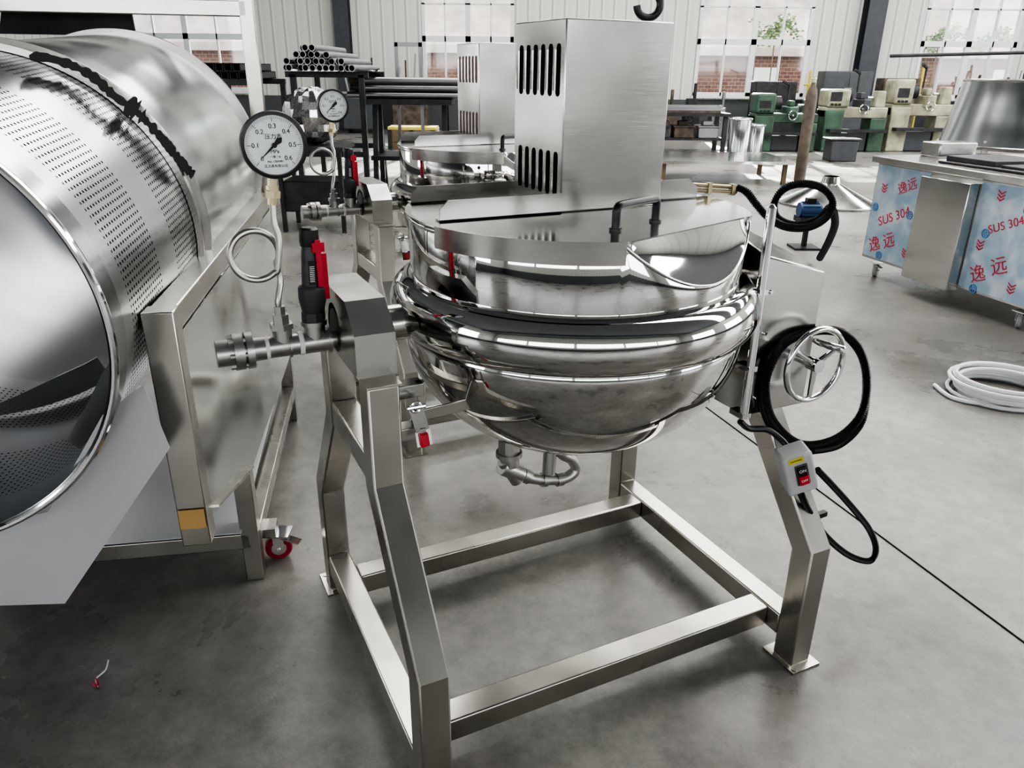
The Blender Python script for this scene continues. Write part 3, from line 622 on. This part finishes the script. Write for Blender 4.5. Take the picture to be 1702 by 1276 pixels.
MB().prism([fr(2.03,.19)-FN*.02,fr(2.03,.19)-FN*.93,fr(3.2,.24)-FN*.93,fr(3.2,.24)-FN*.02],(0,0,.004)).build('drip_tray','sheetw',DM)
def caster(p,parent,wm='redw',r=.045):
    p=Vector(p); ax=Vector((.3,-.95,0)).normalized() if wm=='redw' else Vector((.8,.6,0)); rm=MB().lathe([(r*.5,-.016),(r*.9,-.016),(r,-.010),(r,.010),(r*.9,.016),(r*.5,.016)],p+Vector((0,0,r)),ax,n=32).build('caster_wheel',wm,parent)
    mb=MB().cyl(p+Vector((0,0,r))-ax*.017,p+Vector((0,0,r))+ax*.017,r*.55,20).cyl(p+Vector((0,0,r))-ax*.03,p+Vector((0,0,r))+ax*.03,.006,10)
    for s_ in (-1,1): mb.bar(p+Vector((0,0,r-.005))+ax*.024*s_,p+Vector((0,0,2*r+.01))+ax*.024*s_,.003,.035,Vector((-ax.y,ax.x,0)))
    mb.mm(p.x-.045,p.x+.045,p.y-.035,p.y+.035,2*r+.008,2*r+.014); mb.bar(p+Vector((.02,-.01,2*r)),p+Vector((.08,-.02,2*r-.015)),.03,.005); mb.build('caster_fork','chrome',rm)
for Y,off in ((2.16,.065),(2.25,-.85),(3.1,-.85)):
    caster(fr(Y,0,off),DM)
    MB().bar(fr(Y,.12,off),fr(Y,.12,off-.07 if off>0 else off+.0801),.07,.03).build('caster_bracket','brushed',DM)
MB().bar(fr(2.07,.15)-FN*.95,fr(3.25,.15)-FN*.95,T,T,(0,0,1)).build('bottom_rail','frame',DM,bevel=.003)
MB().bar(fr(2.07,.0)-FN*.95,fr(2.07,1.0)-FN*.95,T,T,FD).build('frame_leg','frame',DM,bevel=.003)

# ---------------- cabinet at right with printed film ----------------
Aq=at_z(1432,425,.15); Bq=at_z(1702,515,.15); g=(Bq-Aq); g.z=0; rz=math.atan2(g.y,g.x)
CB=thing('steel_cabinet','long stainless machine cabinet with blue printed protective film, at the right edge','cabinet',(Aq.x,Aq.y,0),rz)
MB().mm(0,2.2,0,1.0,.15,.90).build('cabinet_body','brushed',CB,bevel=.005)
MB().mm(-.04,2.24,-.04,1.04,.90,.95).build('cabinet_top','brushed',CB,bevel=.006)
MB().mm(.57,1.02,-.09,0,.13,.87).build('protruding_panel','lid',CB,bevel=.004)
MB().mm(.012,.56,-.004,0,.17,.885).build('protective_film','film',CB); MB().mm(1.03,2.18,-.004,0,.17,.885).build('protective_film','film',CB)
rot=lambda a:(Vector((math.cos(a),0,math.sin(a))),Vector((-math.sin(a),0,math.cos(a))))
ux,uy=rot(.42)
def ftxt(s_,size,x,z): text('film_lettering',s_,size,'inkr',CB,(x,-.006,z),ux,uy)
for (x,z,q_) in ((.28,.52,.10),(1.29,.64,.08),(1.85,.5,.09)): ftxt('SUS 304',q_,x,z)
for (x,z) in ((.13,.27),(1.17,.28),(1.72,.24)): ftxt('逸',.13,x,z)
for (x,z) in ((.28,.33),(1.32,.37),(1.9,.32)): ftxt('远',.13,x,z)
for (x,z) in ((.36,.76),(1.75,.75)): ftxt('逸远',.10,x,z)
def logo(x,z,s_):
    mb_=MB()
    for k in range(3):
        a=k*.022; mb_.prism([(x-s_,-.006,z+a),(x,-.006,z-s_*.7+a),(x+s_,-.006,z+a),(x+s_,-.006,z+a+.010),(x,-.006,z-s_*.7+a+.012),(x-s_,-.006,z+a+.010)],(0,.001,0))
    mb_.build('film_emblem','inkr',CB)
for x,z in ((.12,.70),(.47,.26),(1.13,.46),(1.45,.24),(1.6,.42),(2.0,.6),(1.2,.80)): logo(x,z,.03)
for x,z in ((.06,.56),(.44,.56),(.2,.2),(1.16,.18),(1.42,.76),(1.15,.56)):
    mc=MB(); mc.torus((x,-.005,z),(0,1,0),.03,.003,24,6)
    for k in range(6): a=k*PI/3; mc.torus((x+.017*math.cos(a),-.005,z+.017*math.sin(a)),(0,1,0),.009,.0025,12,6)
    mc.build('film_emblem','inkblue',CB)
for x,y in ((.1,.08),(.1,.9),(1.5,.08),(2.0,.9)): caster((x,y,0),CB,'grey',.05)
for k in range(5): MB().cyl((.5+k*.03,.1,.958),(1.9+k*.02,.15+k*.03,.958),.008,8).build('rail_rod','dkmetal',CB)
MB().mm(0.02,.22,.35,.70,.95,1.06).build('end_box','brushed',CB,bevel=.01)
MB().mm(.35,.8,.3,.8,.95,.985).build('top_tray','dkmetal',CB,bevel=.006); MB().mm(.9,1.4,.25,.85,.95,.975).build('top_tray','dkmetal',CB,bevel=.006)
cc=at_y(1705,200,7.6)
HP=thing('steel_hopper','big conical stainless hopper standing behind the film covered cabinet','hopper',(cc.x,cc.y,0))
MB().lathe([(.56,1.50),(.59,1.5),(.66,1.1),(.70,.92),(.69,.92),(.65,1.1),(.57,1.49)],(0,0,0),n=96,closedprof=True).build('cone','drum',HP,ang=50)
for k in range(4): a=k*PI/2+.6; MB().cyl((.6*math.cos(a),.6*math.sin(a),0),(.66*math.cos(a),.66*math.sin(a),1.0),.03,10).build('leg','frame',HP)
MB().torus((0,0,.93),(0,0,1),.70,.02,64,10).build('base_ring','brushed',HP); MB().torus((0,0,1.5),(0,0,1),.58,.015,64,10).build('top_ring','brushed',HP)

# white hose coil
wc_=at_z(1662,655,0); pts=[]
for k in range(10*24):
    a=2*PI*k/24; R_=.20+.045*abs(math.sin(k//24*1.3))+.012*math.sin(k*.21); pts.append(Vector((R_*math.cos(a),R_*math.sin(a)*.95,.012+.018*(k//24//2)+.006*math.sin(k*.13)+.006)))
tl=at_z(1553,640,.01)-wc_; tl2=at_z(1585,662,.01)-wc_; tl3=at_z(1650,672,.01)-wc_
mb=MB(); mb.tube(pts,.0105,8); mb.tube(smooth_path([Vector((tl.x,tl.y,.012)),Vector((tl2.x,tl2.y,.012)),Vector((tl3.x,tl3.y,.012)),Vector((.2,-.1,.012))],8),.0105,8)
o=mb.build('hose_coil','whitehose'); o.location=(wc_.x,wc_.y,0); tag(o,'coil of white plastic hose lying on the concrete floor','hose')
p=[at_z(a,b_,.006) for a,b_ in ((180,1097),(176,1112),(168,1120),(160,1128),(163,1140))]
o=MB().tube(smooth_path(p,6),.0022,6).build('wire_scrap','whitehose'); tag(o,'small curl of scrap wire with red end on the floor','wire')
MB().tube(smooth_path(p[-2:]+[at_z(155,1136,.006)],4),.003,6).build('wire_end','red',o)

# ---------------- background machines ----------------
def lathe_machine(px0,px1,py,hgt,body,acc,label,kind=0):
    a=at_z(px0,py,0); b_=at_z(px1,py,0); w=b_.x-a.x; t=thing('machine_lathe',label,'lathe',(a.x,a.y+.3,0),0,'metalworking lathes')
    MB().mm(0,w*.3,-.25,.3,0,.62*hgt).build('headstock_cabinet',acc,t,bevel=.02); MB().mm(w*.75,w,-.22,.28,0,.5*hgt).build('tailstock_cabinet',acc,t,bevel=.02)
    MB().mm(0,w,-.2,.25,.5*hgt,.66*hgt).build('bed',body,t,bevel=.02); MB().mm(0,w*(.3+.06*kind),-.25,.3,.66*hgt,hgt*(1-.08*kind)).build('headstock',body,t,bevel=.04)
    MB().cyl((w*.3,0,.83*hgt),(w*.42,0,.83*hgt),.14,24).build('chuck','dkmetal',t)
    MB().mm(w*(.5+.05*kind),w*(.64+.03*kind),-.34,.25,.62*hgt,.78*hgt).mm(w*.54,w*.62,-.15,.1,.78*hgt,.88*hgt).build('carriage','dkgrey' if kind else body,t,bevel=.02)
    MB().prism([(w*.8,-.12,.66*hgt),(w*.97,-.12,.66*hgt),(w*.95,-.12,.9*hgt),(w*.82,-.12,.9*hgt)],(0,.25,0)).build('tailstock',body,t,bevel=.02)
    MB().torus((w*.55,-.38,.64*hgt),(0,1,0),.09,.012,24,8).cyl((w*.55,-.34,.64*hgt),(w*.55,-.39,.64*hgt),.02,10).build('handwheel','chrome',t)
    MB().cyl((w*.7,0,.8*hgt),(w*.83,0,.8*hgt),.03,12).build('quill','chrome',t)
    MB().mm(w*.05,w*.95,-.45,-.2,.3*hgt,.34*hgt).build('chip_tray','dkmetal',t)
    MB().mm(w*.32,w*.73,-.18,.2,.02,.28*hgt).build('coolant_tank','dkgrey',t)
    MB().mm(w*.04,w*.22,-.26,-.25,.75*hgt,.88*hgt).build('control_plate','dkmetal',t)
    for q_ in (.07,.13,.19): MB().cyl((w*q_,-.25,.70*hgt),(w*q_,-.30,.70*hgt),.025,10).build('knob','black',t)
    MB().cyl((w*.55,.1,.88*hgt),(w*.55,.1,1.15*hgt),.02,8).bar((w*.55,.1,1.15*hgt),(w*.4,-.1,1.2*hgt),.05,.04).build('work_lamp','dkmetal',t)
    return t
lathe_machine(1250,1350,252,1.15,'green','green','low dark green lathe at the left end of the machine row')
lathe_machine(1364,1462,252,1.35,'beige','green','beige and green lathe in the middle of the machine row',1)
lathe_machine(1472,1568,252,1.45,'beige','beige','beige lathe with yellow post at the right end of the machine row')
for i,(px,py,h_) in enumerate(((1352,235,1.6),(1541,235,1.75))):
    p=at_z(px,py,0); o=MB().mm(-.12,.12,-.12,.12,0,.04).cyl((0,0,.04),(0,0,h_),.03,10).cyl((.12,0,h_*.8),(-.12,0,h_*.8),.025,8).build('lifting_post','yellow'); o.location=(p.x,p.y+ .9,0)
    tag(o,('thin yellow post behind the green lathe','thin yellow post behind the beige lathe')[i],'post')
for i,(px,h_,w_,m_) in enumerate(((1300,1.35,.5,'dkmetal'),(1420,1.6,.6,'dkgrey'),(1512,1.45,.45,'iron'))):
    p=at_z(px,238,0); t=thing('tool_locker',('dark tool locker behind the green lathe','grey tool locker behind the middle lathe','rust brown tool locker behind the right lathe')[i],'locker',(p.x,p.y+1.2,0))
    MB().mm(-w_,w_,-.25,.25,.05,h_).build('locker_body',m_,t,bevel=.02)
    for s_ in (-1,1):
        dd_=MB().mm(min(0,s_*w_)+.02,max(0,s_*w_)-.02,-.265,-.25,.1,h_-.05).build('door',m_,t,bevel=.005); MB().mm(s_*.05-.01,s_*.05+.01,-.29,-.265,h_*.5,h_*.5+.12).build('handle','chrome',dd_)
    for s_ in (-1,1): MB().mm(s_*(w_-.05)-.03,s_*(w_-.05)+.03,-.2,.2,0,.05).build('foot','dkmetal',t)
p=at_z(1387,265,0); o=MB().mm(-.25,.25,-.2,.2,0,.38).mm(-.3,.3,-.22,.22,.38,.42).build('machine_block','dkgrey',bevel=.02); o.location=(p.x,p.y-.2,0); tag(o,'low grey metal block on the floor in front of the lathes','block')
p=at_z(1328,300,0); t=thing('gas_cylinder','slim brown gas cylinder standing in front of the lathes','gas cylinder',(p.x,p.y,0))
MB().lathe([(.001,0),(.082,0),(.085,.02),(.085,1.2),(.07,1.31),(.035,1.38),(.03,1.42),(.001,1.42)],n=24).build('body','brown',t); MB().cyl((0,0,1.42),(0,0,1.5),.018,10).cyl((-.04,0,1.47),(.04,0,1.47),.013,8).build('valve','brass',t)
p=at_z(1375,338,0); t=thing('steel_funnel','shallow stainless cone lying upside down on the floor','funnel',(p.x,p.y,0)); MB().lathe([(.62,0),(.62,.03),(.12,.26),(.10,.34),(.09,.34),(.1,.25),(.58,.0)],n=48,closedprof=True).build('cone','lid',t); MB().torus((0,0,.015),(0,0,1),.62,.014,48,8).build('rim','brushed',t)
p=at_z(1190,300,0); t=thing('low_steel_table','low wide stainless work table beyond the kettle','table',(p.x,p.y,0))
MB().mm(-1.0,1.0,-.5,.9,.30,.34).build('tabletop','lid',t)
for x in (-.9,.9):
    for y in (-.4,.8): MB().mm(x-.03,x+.03,y-.03,y+.03,0,.30).build('leg','wood',t)
for i,(px,py,r_,h_) in enumerate(((1224,268,.2,.75),(1244,262,.15,.6))):
    p=at_z(px,py,0); o=MB().lathe([(.001,0),(r_,0),(r_,h_),(r_*.9,h_+.03),(r_*.85,h_),(r_*.85,.05)],n=32).torus((0,0,h_),(0,0,1),r_,.015,32,8).build('steel_drum','drum'); o.location=(p.x+(.1 if i else 0),p.y,0)
    tag(o,('larger stainless barrel on the floor left of the green lathe','smaller stainless barrel nearest the green lathe')[i],'barrel')
p=at_z(1140,252,0); t=thing('work_bench','cluttered steel work bench with stacked rods behind the motor cover','bench',(p.x,p.y,0))
MB().mm(-1.0,.75,-.4,.5,.72,.78).build('benchtop','dkmetal',t)
for x in (-.9,.68):
    for y in (-.3,.4): MB().mm(x-.04,x+.04,y-.04,y+.04,0,.72).build('leg','dkmetal',t)
MB().mm(-.9,.7,-.3,.4,.25,.29).build('shelf','dkmetal',t)
for i in range(15):
    z=.802+.046*(i%3); y=-.3+.13*(i//3); l_=random.uniform(.55,.9); o=MB().mm(-l_,l_-.2,-.02,.02,-.02,.02).build('steel_bar','pipe' if i%3 else 'iron'); o.location=(p.x,p.y+y,z)
    tag(o,'square steel bar in the stack on the work bench','bar','bars stacked on the work bench')
cb_l=['dark grey crate on the bench shelf, left','rust brown crate on the bench shelf, middle','pale steel crate on the bench shelf, right']
for i in range(3):
    o=MB().mm(-.2,.2,-.2,.2,0,.2).mm(-.22,.22,-.22,.22,.2,.24).mm(-.1,.1,-.1,.1,.24,.33).build('parts_crate',('dkgrey','iron','pipe')[i],bevel=.01); o.location=(p.x-.62+.5*i,p.y,.29); tag(o,cb_l[i],'crate')
cl=['dark squat cast part with a stub shaft at the left of the wall clutter','pale cast part with a tall stub shaft beside the dark one','rust brown cast block in the middle of the wall clutter','dark cast part right of the middle of the wall clutter','pale machined part at the right end of the wall clutter']
for i in range(5):
    x=p.x-1.1+i*.62; w=random.uniform(.17,.25); hh_=random.uniform(.45,.8); o=MB().mm(-w,w,-.2,.2,0,hh_).mm(-w*.7,w*.5,-.15,.15,hh_,hh_+.15).cyl((w*.3,0,hh_),(w*.3,0,hh_+.5),.04,10).torus((-w*.3,-.2,hh_*.6),(0,1,0),.08,.02,20,8).build('metal_part',('dkmetal','pipe','iron')[i%3],bevel=.02); o.location=(x,19.6+.3*(i%2),0); tag(o,cl[i],'metal part')
cx_l=[(905,'dark steel bin by the back wall behind the second motor cover'),(600,'dark steel bin by the back wall left of the trestle'),(682,'rust brown bin by the back wall behind the trestle'),(1600,'grey bin by the back wall right of the beige lathe'),(1680,'rust brown bin by the back wall near the right edge')]
for i,(px,lb_) in enumerate(cx_l):
    q=at_y(px,150,20.8); w=.45; hh_=.7+.25*(i%3); t=thing('steel_bin',lb_,'bin',(q.x,20.8,0)); MB().mm(-w,w,-.3,.3,.1,hh_).build('bin_body',('dkmetal','dkgrey','iron')[i%3],t,bevel=.02)
    MB().mm(-w-.03,w+.03,-.33,.33,hh_,hh_+.05).build('bin_rim','pipe',t)
    for sx_ in (-1,1): MB().mm(sx_*(w-.08)-.04,sx_*(w-.08)+.04,-.25,.25,0,.1).build('foot','dkmetal',t)
    for k in range(4):
        o=MB().bar((0,0,0),(random.uniform(-.12,.12),0,.45+.15*k),.06,.04).build('metal_offcut','iron' if k%2 else 'pipe',t); o.location=(-.3+.2*k,0,hh_-.05)
p=at_z(1335,412,0); t=thing('blue_motor','small blue electric motor on a thin stand behind the looped black hose','motor',(p.x,p.y,0))
mb=MB().cyl((-.10,0,.36),(.10,0,.36),.07,20)
for k in range(12): a=k*PI/6; mb.bar((-.08,math.cos(a)*.07,.36+math.sin(a)*.07),(.08,math.cos(a)*.07,.36+math.sin(a)*.07),.008,.02)
mb.build('motor_body','blue',t); MB().mm(-.1,.1,-.1,.1,.25,.30).mm(-.02,.02,-.02,.02,0,.25).mm(-.12,.12,-.12,.12,0,.02).build('stand','dkmetal',t); MB().mm(-.04,.04,-.04,.04,.42,.47).build('terminal_box','black',t)
# pipe rack
RY=9.0; rc=at_y(540,124,RY)
t=thing('pipe_rack','dark steel rack carrying a pyramid of round pipes near the left column','rack',(rc.x,RY,0))
for x in (-.38,.38):
    for y in (.1,1.2): MB().mm(x-.03,x+.03,y-.03,y+.03,0,rc.z).build('post','dkmetal',t)
for y in (.1,1.2): MB().mm(-.46,.46,y-.03,y+.03,rc.z-.03,rc.z+.03).build('arm','dkmetal',t); MB().mm(-.38,.38,y-.02,y+.02,.6,.66).build('arm','dkmetal',t)
rp=.036; rows=[(-5,11),(-4.5,9),(-3,5),(-2.5,3)]
for row,(x0,cnt) in enumerate(rows):
    for k in range(cnt):
        o=MB().lathe([(rp,0),(rp,1.6),(rp*.78,1.6),(rp*.78,0)],(0,0,0),(0,1,0),n=18,closedprof=True).build('steel_pipe','pipe'); o.location=(rc.x+(x0+k)*rp*2.04+.0,RY-.2+random.uniform(-.15,.1),rc.z+.032+rp+row*rp*1.8)
        tag(o,'round steel pipe in the stacked pyramid on the dark rack','pipe','pipes on the dark rack')
tc_=at_y(685,150,10.0); t=thing('tube_trestle','welded dark trestle holding long horizontal tubes behind the second kettle','rack',(tc_.x,10,0))
for x in (-.45,.4):
    for s_ in (-1,1): MB().bar((x,.05+s_*.4,0),(x,.05+s_*.12,tc_.z-.12),.06,.06).build('trestle_leg','dkmetal',t)
MB().mm(-.55,.5,-.25,.35,tc_.z-.16,tc_.z-.10).build('trestle_beam','dkmetal',t); MB().mm(-.5,.45,-.3,.4,.5,.55).build('lower_shelf','dkmetal',t)
MB().mm(-.25,-.21,.38,.42,0,tc_.z+.55).mm(.05,.09,.38,.42,0,tc_.z+.55).mm(-.25,.09,.38,.42,tc_.z+.5,tc_.z+.55).build('top_hoop','pipe',t)
for i in range(8):
    o=MB().cyl((-.7+random.uniform(-.1,.1),0,0),(.6+random.uniform(-.05,.1),0,0),.04,12).build('steel_tube',('pipe','iron','dkmetal')[i%3]); o.location=(tc_.x,10-.1+.1*(i%3),tc_.z-.058+.083*(i//3)); tag(o,'long horizontal tube lying on the dark trestle','tube','tubes lying on the trestle')
fcp=at_y(522,240,8.0)
t=thing('steel_stool','small dark stand under the foil wrapped bundle','stand',(fcp.x,8,0)); MB().mm(-.35,.35,-.3,.3,fcp.z-.04,fcp.z).build('top','dkmetal',t)
for x in (-.3,.3):
    for y in (-.25,.25): MB().mm(x-.02,x+.02,y-.02,y+.02,0,fcp.z-.04).build('leg','dkmetal',t)
MB().mm(-.3,.3,-.25,.25,.2,.5).build('lower_box','dkmetal',t,bevel=.01)
v=[];f=[];n=22;m_=12
for i in range(n):
    for j in range(m_+1):
        a=2*PI*i/n; ph=PI*j/m_; r_=1+random.uniform(-.2,.2); v.append((.27*math.sin(ph)*math.cos(a)*r_,.22*math.sin(ph)*math.sin(a)*r_,.27*(1-math.cos(ph))*(1+.1*(r_-1))))
for i in range(n):
    for j in range(m_): f.append((i*(m_+1)+j,((i+1)%n)*(m_+1)+j,((i+1)%n)*(m_+1)+j+1,i*(m_+1)+j+1))
o=MB().add(v,f).build('wrapped_bundle','foil',ang=10); o.location=(fcp.x,8,fcp.z); tag(o,'crumpled foil wrapped bundle between the gauge and the pipe rack','bundle')
q=at_z(690,245,0); t=thing('pallet_stack','stack of dark wooden crates under the yellow bars','crate',(q.x,q.y,0)); MB().mm(-.5,.5,-.5,.5,0,.14).build('lower_crate','wood',t,bevel=.01); MB().mm(-.48,.48,-.48,.48,.14,.39).build('upper_crate','wood',t,bevel=.01)
for x in (-.45,0,.45): MB().mm(x-.04,x+.04,-.52,-.5,0,.39).build('slat','dkmetal',t)
for i in range(4):
    o=MB().bar((-.5,0,0),(.5,0,0),.05,.05).build('yellow_bar','yellow'); o.location=(q.x,q.y-.4+.16*i,.415); tag(o,'yellow painted bar lying on the wooden crates','bar','yellow bars behind the second kettle')
q=at_y(372,105,12); t=thing('tube_bundle_stand','dark stand with square tubes seen end on behind the drum frame','rack',(q.x,12,0)); MB().mm(-.5,.5,0,.06,q.z-.3,q.z-.22).build('arm','dkmetal',t)
MB().mm(-.5,.5,1.3,1.36,q.z-.3,q.z-.22).build('arm','dkmetal',t)
for x in (-.45,.45): 
    for y in (0,1.3): MB().mm(x-.04,x+.04,y,y+.06,0,q.z-.3).build('post','dkmetal',t)
for i in range(11):
    mb=MB(); w=.055
    for a,b_,c_,d_ in ((-w,w,-w,-w+.01),(-w,w,w-.01,w),(-w,-w+.01,-w,w),(w-.01,w,-w,w)): mb.mm(a,b_,0,1.5,c_,d_)
    o=mb.build('square_tube','dkmetal'); o.location=(q.x-.4+.13*(i%6)+.06*(i//6),12,q.z-.163+.112*(i//6)); tag(o,'dark square tube stacked on the far stand','tube','square tubes on the far stand')
hc=at_y(1078,8,8.0); t=thing('crane_hook','black crane hook hanging at the top of the view','hook',(hc.x,8,hc.z))
pts=[(.0,0,.2),(0,0,.1)]+[(.11*math.sin(a)*1.0,0,-.0+.11*math.cos(a)) for a in [0.1+k*.35 for k in range(14)]]
MB().tube(smooth_path([Vector(p_) for p_ in pts],4),.036,12).build('hook','black',t); MB().mm(-.14,.14,-.08,.08,.18,.5).build('hook_block','dkmetal',t,bevel=.03)
for x in (-.07,.07): MB().cyl((x,0,.5),(x,0,WZ-hc.z),.008,6).build('cable','dkmetal',t)
a=at_y(1480,93,12); b_=at_y(1760,86,12); t=thing('cantilever_rail','thin dark horizontal rail on a post above the beige lathe','rail',(a.x,12,0)); MB().cyl((0,0,a.z),(b_.x-a.x,0,b_.z),.025,10).build('rail','dkmetal',t); MB().cyl((b_.x-a.x,0,0),(b_.x-a.x,0,b_.z+.1),.05,10).build('post','dkmetal',t)

# ---------------- light ----------------
w=bpy.data.worlds.new('world'); bpy.context.scene.world=w; w.use_nodes=True; bg=w.node_tree.nodes['Background']; bg.inputs[0].default_value=(.93,.96,1,1); bg.inputs[1].default_value=3.2
s=bpy.data.lights.new('sun','SUN'); s.energy=30; s.angle=.01; s.color=(1,.95,.86); so_=bpy.data.objects.new('sun',s); C.objects.link(so_)
dv=Vector((-.12,-1,-.45)); so_.rotation_euler=dv.to_track_quat('-Z','Y').to_euler(); so_.location=(3,30,12)
